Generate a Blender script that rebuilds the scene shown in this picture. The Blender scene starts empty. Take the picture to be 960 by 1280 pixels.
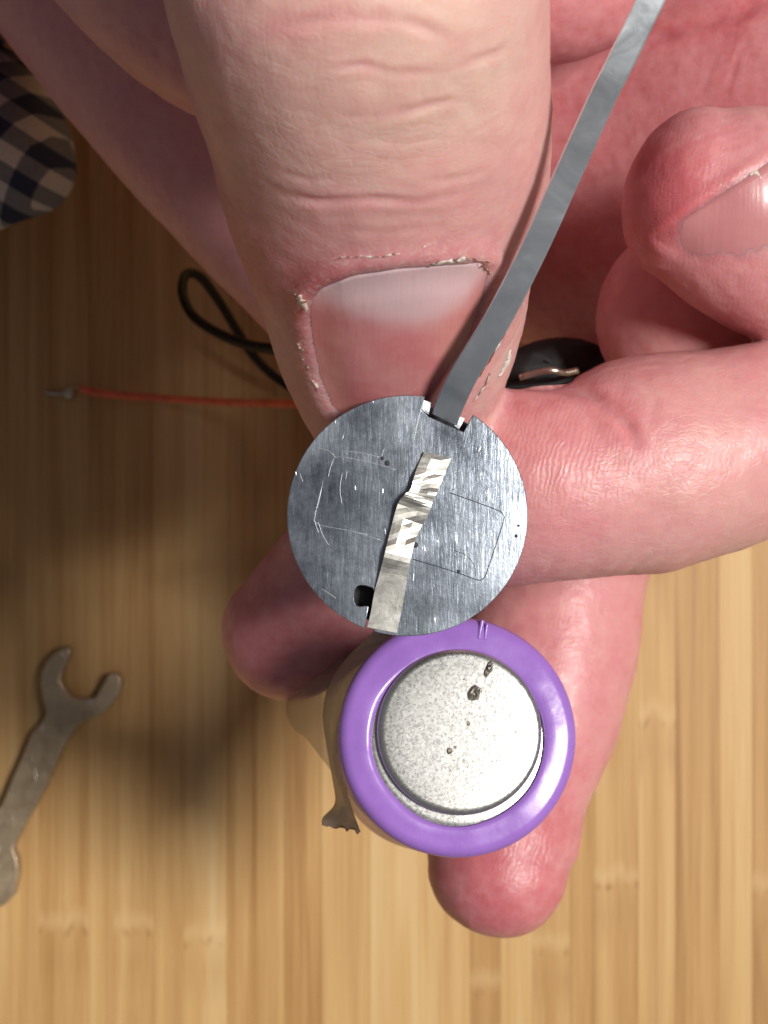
import bpy, bmesh, math, random
import numpy as np
from mathutils import Vector, Matrix
from mathutils.bvhtree import BVHTree

random.seed(7)
rng = np.random.default_rng(7)
scene = bpy.context.scene
COL = scene.collection
MM = 0.001                      # all modelling below is in millimetres

# ------------------------------------------------------------------ camera
FPX = 2132.0                    # focal length in photo pixels (960 x 1280)
CAM_H = 240.0                   # camera height over the table top
cam_data = bpy.data.cameras.new('camera')
cam = bpy.data.objects.new('camera', cam_data)
COL.objects.link(cam)
cam.location = (0, 0, CAM_H * MM)
cam.rotation_euler = (0, 0, 0)
cam_data.sensor_fit = 'VERTICAL'
cam_data.sensor_height = 36.0
cam_data.lens = 36.0 * FPX / 1280.0
cam_data.clip_start = 0.005
cam_data.clip_end = 20.0
cam_data.dof.use_dof = True
cam_data.dof.focus_distance = 0.124
cam_data.dof.aperture_fstop = 78.0
scene.camera = cam

# ------------------------------------------------------------------ light
world = bpy.data.worlds.new('World')
scene.world = world
world.use_nodes = True
bg = world.node_tree.nodes['Background']
bg.inputs['Color'].default_value = (0.95, 0.95, 1.0, 1)
bg.inputs['Strength'].default_value = 0.12

lamp_data = bpy.data.lights.new('desk_lamp', 'AREA')
lamp_data.shape = 'DISK'
lamp_data.size = 0.28
lamp_data.energy = 17.4
lamp_data.color = (1.0, 0.965, 0.91)
lamp = bpy.data.objects.new('desk_lamp', lamp_data)
COL.objects.link(lamp)
_ld = Vector((0.56, 0.10, 1.0)).normalized()
_tgt = Vector((0.004, 0.0, 0.112))
lamp.location = _tgt + _ld * 1.1
lamp.rotation_euler = _ld.to_track_quat('Z', 'Y').to_euler()

scene.view_settings.view_transform = 'Standard'
scene.view_settings.look = 'None'
scene.view_settings.exposure = 0.0
scene.view_settings.gamma = 1.0
scene.cycles.use_denoising = True
scene.cycles.max_bounces = 8
scene.cycles.caustics_reflective = False
scene.cycles.caustics_refractive = False

# ------------------------------------------------------------------ helpers
def P(px, py, d):
    """photo pixel + depth below the camera (mm) -> point in mm"""
    return np.array([(px - 480.0) / FPX * d, (640.0 - py) / FPX * d, CAM_H - d])

def to_px(v):
    d = CAM_H - v[:, 2]
    return np.stack([480 + v[:, 0] / d * FPX, 640 - v[:, 1] / d * FPX], 1), d

def link_mesh(name, verts, faces, mat, parent=None, smooth=True):
    me = bpy.data.meshes.new(name)
    vv = np.asarray(verts, dtype=float) * MM
    me.from_pydata(vv.tolist(), [], [tuple(int(i) for i in f) for f in faces])
    me.update()
    if smooth:
        me.polygons.foreach_set('use_smooth', [True] * len(me.polygons))
    ob = bpy.data.objects.new(name, me)
    COL.objects.link(ob)
    if mat: me.materials.append(mat)
    if parent: ob.parent = parent
    return ob

def empty(name, label, cat, group=None, loc=(0, 0, 0)):
    o = bpy.data.objects.new(name, None)
    o.empty_display_size = 0.005
    COL.objects.link(o)
    o['label'] = label; o['category'] = cat
    if group: o['group'] = group
    return o

def catmull(pts, n):
    """dense Catmull-Rom through rows of pts (any columns), n samples per span"""
    p = np.asarray(pts, float)
    p = np.vstack([2 * p[0] - p[1], p, 2 * p[-1] - p[-2]])
    out = []
    for i in range(1, len(p) - 2):
        t = np.linspace(0, 1, n, endpoint=False)[:, None]
        a, b, c, d = p[i - 1], p[i], p[i + 1], p[i + 2]
        out.append(0.5 * (2 * b + (c - a) * t + (2 * a - 5 * b + 4 * c - d) * t ** 2 + (3 * b - a - 3 * c + d) * t ** 3))
    out.append(p[-2][None])
    return np.vstack(out)

def tube(path, rad, seg=10, cap=True):
    """round tube along a path (mm). rad scalar or list"""
    path = np.asarray(path, float); n = len(path)
    rad = np.full(n, rad) if np.isscalar(rad) else np.asarray(rad)
    T = np.gradient(path, axis=0); T /= np.linalg.norm(T, axis=1)[:, None] + 1e-9
    up = np.array([0.13, 0.2, 1.0]); verts = []
    N = np.cross(T[0], up); N /= np.linalg.norm(N)
    for i in range(n):
        N = N - T[i] * N.dot(T[i]); N /= np.linalg.norm(N)
        B = np.cross(T[i], N)
        for k in range(seg):
            a = 2 * math.pi * k / seg
            verts.append(path[i] + rad[i] * (math.cos(a) * N + math.sin(a) * B))
    faces = []
    for i in range(n - 1):
        for k in range(seg):
            a, b = i * seg + k, i * seg + (k + 1) % seg
            faces.append((a, b, b + seg, a + seg))
    if cap:
        faces.append(tuple(reversed(range(seg))))
        faces.append(tuple(range((n - 1) * seg, n * seg)))
    return verts, faces

def lathe(profile, seg, origin, axis, xdir=None):
    """profile rows (r, h) revolved about axis at origin"""
    z = np.asarray(axis, float); z /= np.linalg.norm(z)
    x = np.array([1.0, 0, 0]) if xdir is None else np.asarray(xdir, float)
    x = x - z * x.dot(z); x /= np.linalg.norm(x); y = np.cross(z, x)
    verts, faces = [], []
    for r, h in profile:
        for k in range(seg):
            a = 2 * math.pi * k / seg
            verts.append(origin + x * r * math.cos(a) + y * r * math.sin(a) + z * h)
    for i in range(len(profile) - 1):
        for k in range(seg):
            a, b = i * seg + k, i * seg + (k + 1) % seg
            faces.append((a, b, b + seg, a + seg))
    if profile[-1][0] < 1e-3 or True:
        faces.append(tuple(range((len(profile) - 1) * seg, len(profile) * seg)))
    faces.append(tuple(reversed(range(seg))))
    return np.array(verts), faces

# ---- node helper
class NT:
    def __init__(s, name):
        s.m = bpy.data.materials.new(name); s.m.use_nodes = True
        s.t = s.m.node_tree; s.n = s.t.nodes; s.l = s.t.links
        s.b = s.n['Principled BSDF']; s.out = s.n['Material Output']
    def add(s, typ, **kw):
        nd = s.n.new(typ)
        for k, v in kw.items(): setattr(nd, k, v)
        return nd
    def set(s, nd, **kw):
        for k, v in kw.items(): nd.inputs[k.replace('_', ' ')].default_value = v
    def lk(s, a, b): s.l.new(a, b)
    def coords(s, scale=(1, 1, 1), rot=(0, 0, 0), kind='Object'):
        tc = s.add('ShaderNodeTexCoord'); mp = s.add('ShaderNodeMapping')
        mp.inputs['Scale'].default_value = scale; mp.inputs['Rotation'].default_value = rot
        s.lk(tc.outputs[kind], mp.inputs['Vector']); return mp.outputs['Vector']
    def noise(s, vec, scale, detail=4, rough=0.55, dist=0.0):
        nd = s.add('ShaderNodeTexNoise'); s.lk(vec, nd.inputs['Vector'])
        nd.inputs['Scale'].default_value = scale; nd.inputs['Detail'].default_value = detail
        nd.inputs['Roughness'].default_value = rough; nd.inputs['Distortion'].default_value = dist
        return nd.outputs['Fac']
    def ramp(s, fac, stops):
        r = s.add('ShaderNodeValToRGB'); el = r.color_ramp.elements
        while len(el) < len(stops): el.new(0.5)
        for e, (p, c) in zip(el, stops):
            e.position = p; e.color = (c, c, c, 1) if np.isscalar(c) else (*c, 1)
        s.lk(fac, r.inputs['Fac']); return r.outputs['Color']
    def mix(s, fac, a, b, mode='MIX'):
        m = s.add('ShaderNodeMix', data_type='RGBA', blend_type=mode)
        for sock, v in ((m.inputs[0], fac), (m.inputs[6], a), (m.inputs[7], b)):
            if isinstance(v, (int, float)): sock.default_value = v
            elif isinstance(v, tuple): sock.default_value = (*v, 1)
            else: s.lk(v, sock)
        return m.outputs[2]
    def math(s, op, a, b=0.0):
        m = s.add('ShaderNodeMath', operation=op)
        for sock, v in ((m.inputs[0], a), (m.inputs[1], b)):
            if isinstance(v, (int, float)): sock.default_value = v
            else: s.lk(v, sock)
        return m.outputs[0]
    def bump(s, height, strength, dist, normal=None):
        b = s.add('ShaderNodeBump'); b.inputs['Strength'].default_value = strength
        b.inputs['Distance'].default_value = dist
        s.lk(height, b.inputs['Height'])
        if normal is not None: s.lk(normal, b.inputs['Normal'])
        return b.outputs['Normal']
    def attr(s, name, typ='GEOMETRY'):
        a = s.add('ShaderNodeAttribute', attribute_name=name, attribute_type=typ); return a

# ------------------------------------------------------------------ materials
def mat_skin():
    s = NT('skin'); v = s.coords((1000, 1000, 1000))
    blush = s.attr('blush').outputs['Fac']
    mott = s.noise(v, 0.22, 5, 0.6)
    mott2 = s.noise(v, 0.9, 4, 0.6)
    f = s.math('ADD', blush, s.math('MULTIPLY', s.math('SUBTRACT', mott, 0.5), 0.55))
    f = s.math('ADD', f, s.math('MULTIPLY', s.math('SUBTRACT', mott2, 0.5), 0.42))
    base = s.ramp(f, [(0.0, (0.69, 0.475, 0.40)), (0.35, (0.65, 0.365, 0.335)), (0.7, (0.61, 0.265, 0.275)), (1.0, (0.52, 0.14, 0.16))])
    dry = s.attr('dry').outputs['Fac']
    flk = s.noise(v, 2.2, 6, 0.75)
    dryf = s.math('MULTIPLY', dry, s.ramp(flk, [(0.5, 0.0), (0.62, 1.0)]))
    base = s.mix(s.math('MULTIPLY', dryf, 0.45), base, (0.74, 0.62, 0.55))
    s.lk(base, s.b.inputs['Base Color'])
    s.set(s.b, Subsurface_Weight=0.95, Subsurface_Scale=0.0019, Subsurface_Radius=(1.0, 0.32, 0.18), Specular_IOR_Level=0.5)
    rg = s.ramp(s.noise(v, 1.3, 4, 0.6), [(0.3, 0.33), (0.7, 0.49)])
    s.lk(rg, s.b.inputs['Roughness'])
    vo = s.add('ShaderNodeTexVoronoi', feature='DISTANCE_TO_EDGE'); vd = s.add('ShaderNodeVectorMath', operation='ADD')
    nz = s.add('ShaderNodeTexNoise'); s.lk(v, nz.inputs['Vector']); nz.inputs['Scale'].default_value = 0.8
    sc = s.add('ShaderNodeVectorMath', operation='SCALE'); sc.inputs['Scale'].default_value = 0.9
    s.lk(nz.outputs['Color'], sc.inputs[0]); s.lk(v, vd.inputs[0]); s.lk(sc.outputs[0], vd.inputs[1])
    s.lk(vd.outputs[0], vo.inputs['Vector']); vo.inputs['Scale'].default_value = 1.9
    cell = s.ramp(vo.outputs['Distance'], [(0.0, 0.0), (0.16, 1.0)])
    wv = s.add('ShaderNodeTexWave', wave_type='BANDS', bands_direction='X')
    wmp = s.add('ShaderNodeMapping'); wmp.inputs['Rotation'].default_value = (0.2, 0.3, 0.25); s.lk(vd.outputs[0], wmp.inputs['Vector'])
    s.lk(wmp.outputs[0], wv.inputs['Vector']); wv.inputs['Scale'].default_value = 0.75; wv.inputs['Distortion'].default_value = 3.5
    wv.inputs['Detail'].default_value = 3; wv.inputs['Detail Scale'].default_value = 1.2
    ridge = s.math('MULTIPLY', wv.outputs['Fac'], s.attr('ridge').outputs['Fac'])
    vo2 = s.add('ShaderNodeTexVoronoi', feature='DISTANCE_TO_EDGE'); vm2 = s.add('ShaderNodeMapping'); vm2.inputs['Scale'].default_value = (0.45, 1.5, 1.1); vm2.inputs['Rotation'].default_value = (0, 0, 0.12)
    s.lk(vd.outputs[0], vm2.inputs['Vector']); s.lk(vm2.outputs[0], vo2.inputs['Vector']); vo2.inputs['Scale'].default_value = 1.25
    cell2 = s.ramp(vo2.outputs['Distance'], [(0.0, 0.0), (0.10, 1.0)])
    h = s.math('ADD', s.math('MULTIPLY', cell, 0.30), s.math('MULTIPLY', s.noise(v, 3.5, 5, 0.7), 0.9))
    h = s.math('ADD', h, s.math('MULTIPLY', cell2, s.math('MULTIPLY', 0.7, s.ramp(s.noise(v, 0.18, 2), [(0.4, 0.2), (0.6, 1.0)]))))
    h = s.math('ADD', h, s.math('MULTIPLY', ridge, 1.6))
    h = s.math('ADD', h, s.math('MULTIPLY', dryf, 1.0))
    s.lk(s.bump(h, 0.42, 0.00006), s.b.inputs['Normal'])
    return s.m

def mat_nail(name='nail_plate', c0=(0.55, 0.175, 0.18), c1=(0.60, 0.25, 0.24)):
    s = NT(name); v = s.coords((1000, 1000, 1000))
    lun = s.attr('lunula').outputs['Fac']
    mo = s.noise(v, 0.35, 4, 0.6)
    pink = s.mix(s.ramp(mo, [(0.35, 0.0), (0.7, 1.0)]), c0, c1)
    base = s.mix(lun, pink, (0.72, 0.48, 0.505))
    s.lk(base, s.b.inputs['Base Color'])
    s.set(s.b, Subsurface_Weight=0.5, Subsurface_Scale=0.001, Subsurface_Radius=(1.0, 0.4, 0.3), Roughness=0.28, Specular_IOR_Level=0.55)
    st = s.noise(s.coords((3000, 120, 300)), 1.0, 3, 0.5)
    h = s.math('ADD', s.math('MULTIPLY', st, 1.0), s.math('MULTIPLY', s.noise(v, 2.5, 4, 0.7), 0.5))
    s.lk(s.bump(h, 0.35, 0.00008), s.b.inputs['Normal'])
    return s.m

def mat_flake():
    s = NT('dry_skin_and_sheen'); s.set(s.b, Base_Color=(0.70, 0.55, 0.48, 1), Roughness=0.36, Subsurface_Weight=0.4, Subsurface_Scale=0.0006)
    v = s.coords((1000, 1000, 1000))
    s.lk(s.bump(s.noise(v, 6, 4), 0.5, 0.0001), s.b.inputs['Normal'])
    return s.m

def mat_metal(name, c0, c1, rough, brush, metallic=0.92, brush_rot=0.0, bump=0.35, scr=True):
    s = NT(name); v = s.coords((1000, 1000, 1000)); vb = s.coords(brush, (0, 0, brush_rot))
    n = s.noise(v, 0.22, 6, 0.65); b = s.noise(vb, 1.0, 6, 0.75, 0.6)
    f = s.math('ADD', s.math('MULTIPLY', n, 0.55), s.math('MULTIPLY', b, 0.55))
    base = s.ramp(f, [(0.38, c0), (0.72, c1)])
    rr = s.ramp(b, [(0.3, rough - 0.08), (0.7, rough + 0.10)])
    h = s.math('ADD', b, s.math('MULTIPLY', s.noise(v, 3.0, 5, 0.7), 0.6))
    if scr:
        vo = s.add('ShaderNodeTexVoronoi', feature='DISTANCE_TO_EDGE')
        s.lk(s.coords((420, 90, 400), (0, 0, 0.7)), vo.inputs['Vector']); vo.inputs['Scale'].default_value = 0.9
        sc = s.ramp(vo.outputs['Distance'], [(0.0, 1.0), (0.02, 0.0)])
        msk = s.ramp(s.noise(v, 0.5, 3), [(0.55, 0.0), (0.65, 1.0)])
        scm = s.math('MULTIPLY', sc, msk)
        base = s.mix(s.math('MULTIPLY', scm, 0.5), base, (0.85, 0.87, 0.9))
        h = s.math('SUBTRACT', h, s.math('MULTIPLY', scm, 0.8))
    s.lk(base, s.b.inputs['Base Color']); s.lk(rr, s.b.inputs['Roughness'])
    s.set(s.b, Metallic=metallic)
    s.lk(s.bump(h, bump, 0.00008), s.b.inputs['Normal'])
    return s.m

def mat_scuffed(name, c0, c1, rough):
    """dull plate: cloudy patches, fine criss-cross rubbing marks and short bright scratches"""
    s = NT(name); v = s.coords((1000, 1000, 1000))
    cloud = s.noise(v, 0.16, 5, 0.6); grit = s.noise(v, 2.6, 5, 0.7)
    r1 = s.noise(s.coords((2600, 300, 900), (0, 0, 1.25)), 1.0, 4, 0.7, 0.3)
    r2 = s.noise(s.coords((2200, 260, 900), (0, 0, -0.55)), 1.0, 4, 0.7, 0.3)
    rub = s.mix(s.ramp(s.noise(v, 0.3, 2), [(0.42, 0.0), (0.58, 1.0)]), r1, r2)
    f = s.math('ADD', s.math('MULTIPLY', cloud, 0.60), s.math('ADD', s.math('MULTIPLY', rub, 0.38), s.math('MULTIPLY', grit, 0.30)))
    base = s.ramp(f, [(0.46, c0), (0.80, c1)])
    h = s.math('ADD', rub, s.math('MULTIPLY', grit, 0.5))
    for rot, sc_, th in ((0.9, (520, 70, 400), 0.010), (-0.5, (380, 60, 400), 0.010)):
        vo = s.add('ShaderNodeTexVoronoi', feature='DISTANCE_TO_EDGE'); s.lk(s.coords(sc_, (0, 0, rot)), vo.inputs['Vector']); vo.inputs['Scale'].default_value = 1.0
        line = s.ramp(vo.outputs['Distance'], [(0.0, 1.0), (th, 0.0)])
        msk = s.ramp(s.noise(v, 0.55 + 0.1 * rot, 3), [(0.62, 0.0), (0.68, 1.0)])
        lm = s.math('MULTIPLY', line, msk)
        base = s.mix(s.math('MULTIPLY', lm, 0.15), base, (0.7, 0.73, 0.78)); h = s.math('SUBTRACT', h, s.math('MULTIPLY', lm, 0.4))
    s.lk(base, s.b.inputs['Base Color'])
    s.lk(s.ramp(cloud, [(0.3, rough - 0.05), (0.7, rough + 0.07)]), s.b.inputs['Roughness'])
    s.set(s.b, Metallic=0.85)
    s.lk(s.bump(h, 0.55, 0.000034), s.b.inputs['Normal'])
    return s.m

def mat_plain(name, col, rough, metallic=0.0, spec=0.5, coat=0.0, nscale=1.0, bump=0.15, vary=0.25):
    s = NT(name); v = s.coords((1000, 1000, 1000))
    n = s.noise(v, nscale, 5, 0.6)
    d = tuple(c * (1 - vary) for c in col); u = tuple(min(1, c * (1 + vary * 0.5)) for c in col)
    s.lk(s.ramp(n, [(0.3, d), (0.7, u)]), s.b.inputs['Base Color'])
    s.lk(s.ramp(n, [(0.3, max(0.02, rough - 0.06)), (0.7, rough + 0.08)]), s.b.inputs['Roughness'])
    s.set(s.b, Metallic=metallic, Specular_IOR_Level=spec, Coat_Weight=coat)
    s.lk(s.bump(s.noise(v, nscale * 4, 4), bump, 0.0001), s.b.inputs['Normal'])
    return s.m

def mat_bamboo():
    s = NT('bamboo'); tc = s.add('ShaderNodeTexCoord')
    oi = s.attr('tone', 'OBJECT').outputs['Fac']; ny = s.attr('node_y', 'OBJECT').outputs['Fac']; sd = s.attr('seed', 'OBJECT').outputs['Fac']
    cmb = s.add('ShaderNodeCombineXYZ'); s.lk(s.math('MULTIPLY', sd, 37.0), cmb.inputs['X']); s.lk(s.math('MULTIPLY', sd, 91.0), cmb.inputs['Y'])
    def vec(scale):
        mp = s.add('ShaderNodeMapping'); mp.inputs['Scale'].default_value = scale
        s.lk(tc.outputs['Object'], mp.inputs['Vector'])
        a = s.add('ShaderNodeVectorMath', operation='ADD'); s.lk(mp.outputs[0], a.inputs[0]); s.lk(cmb.outputs[0], a.inputs[1]); return a.outputs[0]
    broad = s.noise(vec((300, 12, 300)), 1.0, 4, 0.55, 0.6)
    fine = s.noise(vec((2300, 26, 800)), 1.0, 5, 0.7, 0.3)
    f = s.math('ADD', s.math('MULTIPLY', oi, 0.46), s.math('ADD', s.math('MULTIPLY', broad, 0.80), s.math('MULTIPLY', fine, 0.55)))
    f = s.math('SUBTRACT', f, 0.36)
    base = s.ramp(f, [(0.22, (0.27, 0.12, 0.036)), (0.46, (0.45, 0.25, 0.088)), (0.66, (0.56, 0.345, 0.14)), (0.9, (0.63, 0.44, 0.215))])
    # growth node of the cane: an uneven dark ring with pale wood above it
    sep = s.add('ShaderNodeSeparateXYZ'); s.lk(tc.outputs['Object'], sep.inputs[0])
    wob = s.math('MULTIPLY', s.math('SUBTRACT', s.noise(vec((420, 60, 300)), 1.0, 4, 0.6), 0.5), 0.0055)
    dy = s.math('ADD', s.math('SUBTRACT', sep.outputs['Y'], ny), wob)
    ring = s.math('SUBTRACT', 1.0, s.math('MULTIPLY', s.math('ABSOLUTE', dy), 1200.0))
    ring = s.math('MULTIPLY', s.math('MAXIMUM', ring, 0.0), s.ramp(s.noise(vec((700, 200, 300)), 1.0, 3), [(0.48, 0.0), (0.68, 1.0)]))
    below = s.math('MAXIMUM', s.math('SUBTRACT', 1.0, s.math('MULTIPLY', s.math('ABSOLUTE', s.math('ADD', dy, 0.004)), 190.0)), 0.0)
    strk = s.math('MULTIPLY', below, s.ramp(fine, [(0.45, 0.0), (0.62, 1.0)]))
    pale = s.math('MAXIMUM', s.math('SUBTRACT', 1.0, s.math('MULTIPLY', s.math('ABSOLUTE', s.math('SUBTRACT', dy, 0.0017)), 520.0)), 0.0)
    base = s.mix(s.math('MULTIPLY', pale, 0.3), base, (0.66, 0.48, 0.25))
    base = s.mix(s.math('MULTIPLY', strk, 0.45), base, (0.27, 0.13, 0.045))
    base = s.mix(s.math('MULTIPLY', ring, 0.6), base, (0.20, 0.09, 0.03))
    s.lk(base, s.b.inputs['Base Color'])
    s.lk(s.ramp(broad, [(0.3, 0.42), (0.7, 0.55)]), s.b.inputs['Roughness'])
    s.set(s.b, Specular_IOR_Level=0.35)
    s.lk(s.bump(s.math('ADD', fine, s.math('MULTIPLY', ring, -0.6)), 0.3, 0.0002), s.b.inputs['Normal'])
    return s.m

def mat_tape(name, col, alpha):
    s = NT(name); v = s.coords((1000, 1000, 1000))
    n = s.noise(v, 0.5, 4, 0.6)
    s.lk(s.ramp(n, [(0.3, tuple(c * 0.8 for c in col)), (0.7, col)]), s.b.inputs['Base Color'])
    s.set(s.b, Roughness=0.28, Alpha=alpha)
    s.lk(s.bump(s.noise(s.coords((500, 500, 900)), 1.0, 4), 0.4, 0.0004), s.b.inputs['Normal'])
    return s.m

def mat_gingham():
    s = NT('gingham_cloth')
    tc = s.add('ShaderNodeUVMap'); sep = s.add('ShaderNodeSeparateXYZ'); s.lk(tc.outputs[0], sep.inputs[0])
    def band(sock):
        f = s.math('FRACT', sock); return s.math('GREATER_THAN', f, 0.5)
    a = band(sep.outputs['X']); b = band(sep.outputs['Y'])
    th = s.noise(s.coords((2500, 2500, 2500)), 1.0, 2)
    f = s.math('MULTIPLY', s.math('ADD', a, b), 0.5)
    base = s.ramp(f, [(0.0, (0.48, 0.49, 0.55)), (0.5, (0.16, 0.18, 0.23)), (1.0, (0.03, 0.04, 0.085))])
    s.lk(s.mix(0.35, base, s.ramp(th, [(0.3, 0.35), (0.7, 1.0)]), 'MULTIPLY'), s.b.inputs['Base Color'])
    s.set(s.b, Roughness=0.9, Specular_IOR_Level=0.1)
    s.lk(s.bump(th, 0.5, 0.0002), s.b.inputs['Normal'])
    return s.m

M_SKIN = mat_skin(); M_NAIL = mat_nail(); M_NAIL2 = mat_nail('side_nail', (0.50, 0.205, 0.215), (0.54, 0.245, 0.245)); M_FLAKE = mat_flake()
M_DISC = mat_scuffed('scuffed_plate', (0.09, 0.108, 0.14), (0.42, 0.465, 0.53), 0.26)
M_STRIP = mat_metal('nickel_strip', (0.70, 0.75, 0.79), (0.80, 0.85, 0.90), 0.33, (300, 300, 300), 0.9, 0.47, 0.06, scr=False)
M_TAB = mat_metal('crumpled_tab', (0.36, 0.345, 0.31), (0.62, 0.61, 0.58), 0.42, (500, 500, 500), 0.97, 0.0, 0.15, scr=False)
M_CAP = mat_metal('matte_nickel', (0.49, 0.485, 0.465), (0.58, 0.575, 0.56), 0.29, (4200, 4200, 4200), 0.92, 0.0, 0.09, scr=False)
M_WELD = mat_plain('weld_scar', (0.42, 0.38, 0.32), 0.32, 0.8, nscale=3, bump=0.8)
M_PURPLE = mat_plain('purple_wrapper', (0.30, 0.145, 0.51), 0.27, 0.0, 0.5, 0.0, 0.30, 0.16, 0.10)
M_BLACK = mat_plain('shade_black', (0.006, 0.0055, 0.0055), 0.5, nscale=1.0)  # black that stands in for shade behind the disc and the coil
M_BLACKWIRE = mat_plain('black_insulation', (0.006, 0.005, 0.005), 0.5, spec=0.2, nscale=0.6)
M_REDWIRE = mat_plain('red_insulation', (0.80, 0.15, 0.065), 0.28, nscale=0.5)
M_BARE = mat_plain('bare_wire', (0.62, 0.55, 0.45), 0.30, 0.95, nscale=2)
M_LINE = mat_plain('dark_score', (0.025, 0.027, 0.03), 0.6, 0.3, nscale=2)
M_SCRATCH = mat_plain('bright_scratch', (0.60, 0.63, 0.67), 0.42, 0.8, nscale=2)
M_WRENCH = mat_metal('worn_steel', (0.33, 0.245, 0.155), (0.54, 0.42, 0.28), 0.33, (300, 300, 300), 0.55, 0.0, 0.5)
M_BAMBOO = mat_bamboo()
M_TAPE = mat_tape('brown_tape', (0.42, 0.33, 0.27), 0.70); M_TAPE2 = mat_tape('clear_tape', (0.42, 0.33, 0.24), 0.34)
M_CLOTH = mat_gingham()
M_BOARD = mat_plain('board_core', (0.25, 0.14, 0.06), 0.6, nscale=0.3)

# ------------------------------------------------------------------ table top of glued bamboo strips
HALF = 260.0
tabletop = link_mesh('tabletop', [(x, y, z) for z in (-18, -7) for y in (-HALF, HALF) for x in (-HALF, HALF)],
                     [(0, 2, 3, 1), (4, 5, 7, 6), (0, 1, 5, 4), (2, 6, 7, 3), (0, 4, 6, 2), (1, 3, 7, 5)], M_BOARD, smooth=False)
tabletop['kind'] = 'structure'; tabletop['label'] = 'light bamboo table top of glued lengthwise strips'
known = {62: 1163, 150: 1165, 240: 1180, 590: 1238, 795: 1108, 830: 905, 945: 1120, 690: 1190}
x = -HALF; rs = random.Random(11)
def table_px(px): return (px - 480) / FPX * CAM_H
def table_py(py): return (640 - py) / FPX * CAM_H
def strip_mesh(w):
    bev = 0.025
    prof = [(-w / 2, -6.9), (-w / 2, -bev), (-w / 2 + bev, 0), (w / 2 - bev, 0), (w / 2, -bev), (w / 2, -6.9)]
    vs = [(a, s * HALF, b) for s in (-1, 1) for a, b in prof]
    fs = [(i, i + 1, i + 7, i + 6) for i in range(5)] + [(5, 0, 6, 11), tuple(range(5, -1, -1)), tuple(range(6, 12))]
    return vs, fs
while x < HALF:
    w = rs.choice([3.4, 4.0, 4.6, 5.2, 6.0, 6.8]) + rs.uniform(-0.3, 0.3)
    vs, fs = strip_mesh(w - 0.012)
    o = link_mesh('bamboo_strip', vs, fs, M_BAMBOO, tabletop, smooth=False)
    o.location = ((x + w / 2) * MM, 0, rs.uniform(-0.012, 0.0) * MM)
    o['tone'] = min(1.0, max(0.0, rs.gauss(0.52, 0.2))); o['seed'] = rs.random()
    o['node_y'] = rs.uniform(-0.5, 0.5)
    for kx, ky in known.items():
        if x < table_px(kx) <= x + w: o['node_y'] = table_py(ky) * MM
    x += w

# ------------------------------------------------------------------ the hand: one implicit surface
def finger(ctrl, n=9, up=None, tilt=0.0):
    """ctrl rows (px, py, depth, half width mm, half thickness mm); returns sampled centres, radii and frames"""
    rows = np.array([[*P(a, b, c), w, h] for a, b, c, w, h in ctrl])
    S = catmull(rows, n); c = S[:, :3]; w = S[:, 3]; h = S[:, 4]
    T = np.gradient(c, axis=0); T /= np.linalg.norm(T, axis=1)[:, None]
    if up is None:
        U = np.array([0, 0, CAM_H]) - c
        U = U / np.linalg.norm(U, axis=1)[:, None] + np.array([tilt, 0, 0])
    else:
        U = np.tile(np.asarray(up, float), (len(c), 1))
    U = U - T * (U * T).sum(1)[:, None]; U /= np.linalg.norm(U, axis=1)[:, None]
    B = np.cross(T, U)
    return dict(c=c, w=w, h=h, T=T, U=U, B=B, e=(w + h) / 2)

def sdf_finger(f, p):
    p = p.astype(np.float32); c = f['c'].astype(np.float32)
    out = np.empty(len(p), np.float32); CH = 200000
    for s in range(0, len(p), CH):
        q = p[s:s + CH]
        d2 = -2 * q @ c.T + (c * c).sum(1)[None]
        i = np.argmin(d2, 1); r = q - c[i]
        # refine by sliding along the tangent so that sections blend continuously
        t = (r * f['T'][i]).sum(1)
        n = len(c); j = np.clip(i + np.sign(t).astype(int), 0, n - 1)
        seg = np.linalg.norm(c[j] - c[i], axis=1) + 1e-6
        a = np.where(j != i, np.clip(np.abs(t) / seg, 0, 1), 0)[:, None]
        cc = c[i] * (1 - a) + c[j] * a; r = q - cc
        mixv = lambda k: f[k][i] * (1 - a) + f[k][j] * a
        T, U, B = mixv('T'), mixv('U'), mixv('B'); a1 = a[:, 0]
        w = f['w'][i] * (1 - a1) + f['w'][j] * a1; h = f['h'][i] * (1 - a1) + f['h'][j] * a1
        e = f['e'][i] * f.get('cap', 1.0)
        x, y, z = (r * B).sum(1), (r * U).sum(1), (r * T).sum(1)
        z = np.where((i == 0) | (i == n - 1), z, 0.0)
        k0 = np.sqrt((x / w) ** 2 + (y / h) ** 2 + (z / e) ** 2) + 1e-6
        k1 = np.sqrt((x / w ** 2) ** 2 + (y / h ** 2) ** 2 + (z / e ** 2) ** 2) + 1e-6
        out[s:s + CH] = k0 * (k0 - 1) / k1
    return out

THUMB = finger([(120, -470, 178, 17, 14), (240, -400, 150, 14, 12), (345, -270, 122, 12.6, 11.5), (420, -130, 108, 11.9, 11.3), (440, -50, 106, 12.0, 11.2),
                (457, 50, 110, 12.0, 11.0), (475, 150, 115, 11.75, 10.6), (487, 250, 120.3, 11.5, 9.8), (497, 350, 126, 10.35, 8.6),
                (502, 430, 132, 9.6, 7.8), (510, 500, 139.5, 8.25, 6.8), (516, 532, 144.5, 7.0, 5.8)], tilt=0.28)
THUMB['cap'] = 0.75
HEEL = finger([(-40, -330, 195, 20, 14), (80, -200, 186, 18.5, 13), (200, -30, 177, 16.8, 11.5), (330, 150, 170, 14.8, 10), (430, 300, 167, 12.0, 9), (500, 420, 165, 9.5, 8)])
MOUND = finger([(60, -280, 170, 13, 11), (190, -110, 150, 11.5, 10), (300, -10, 142, 10.8, 9), (430, 20, 140, 10, 8)])
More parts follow.
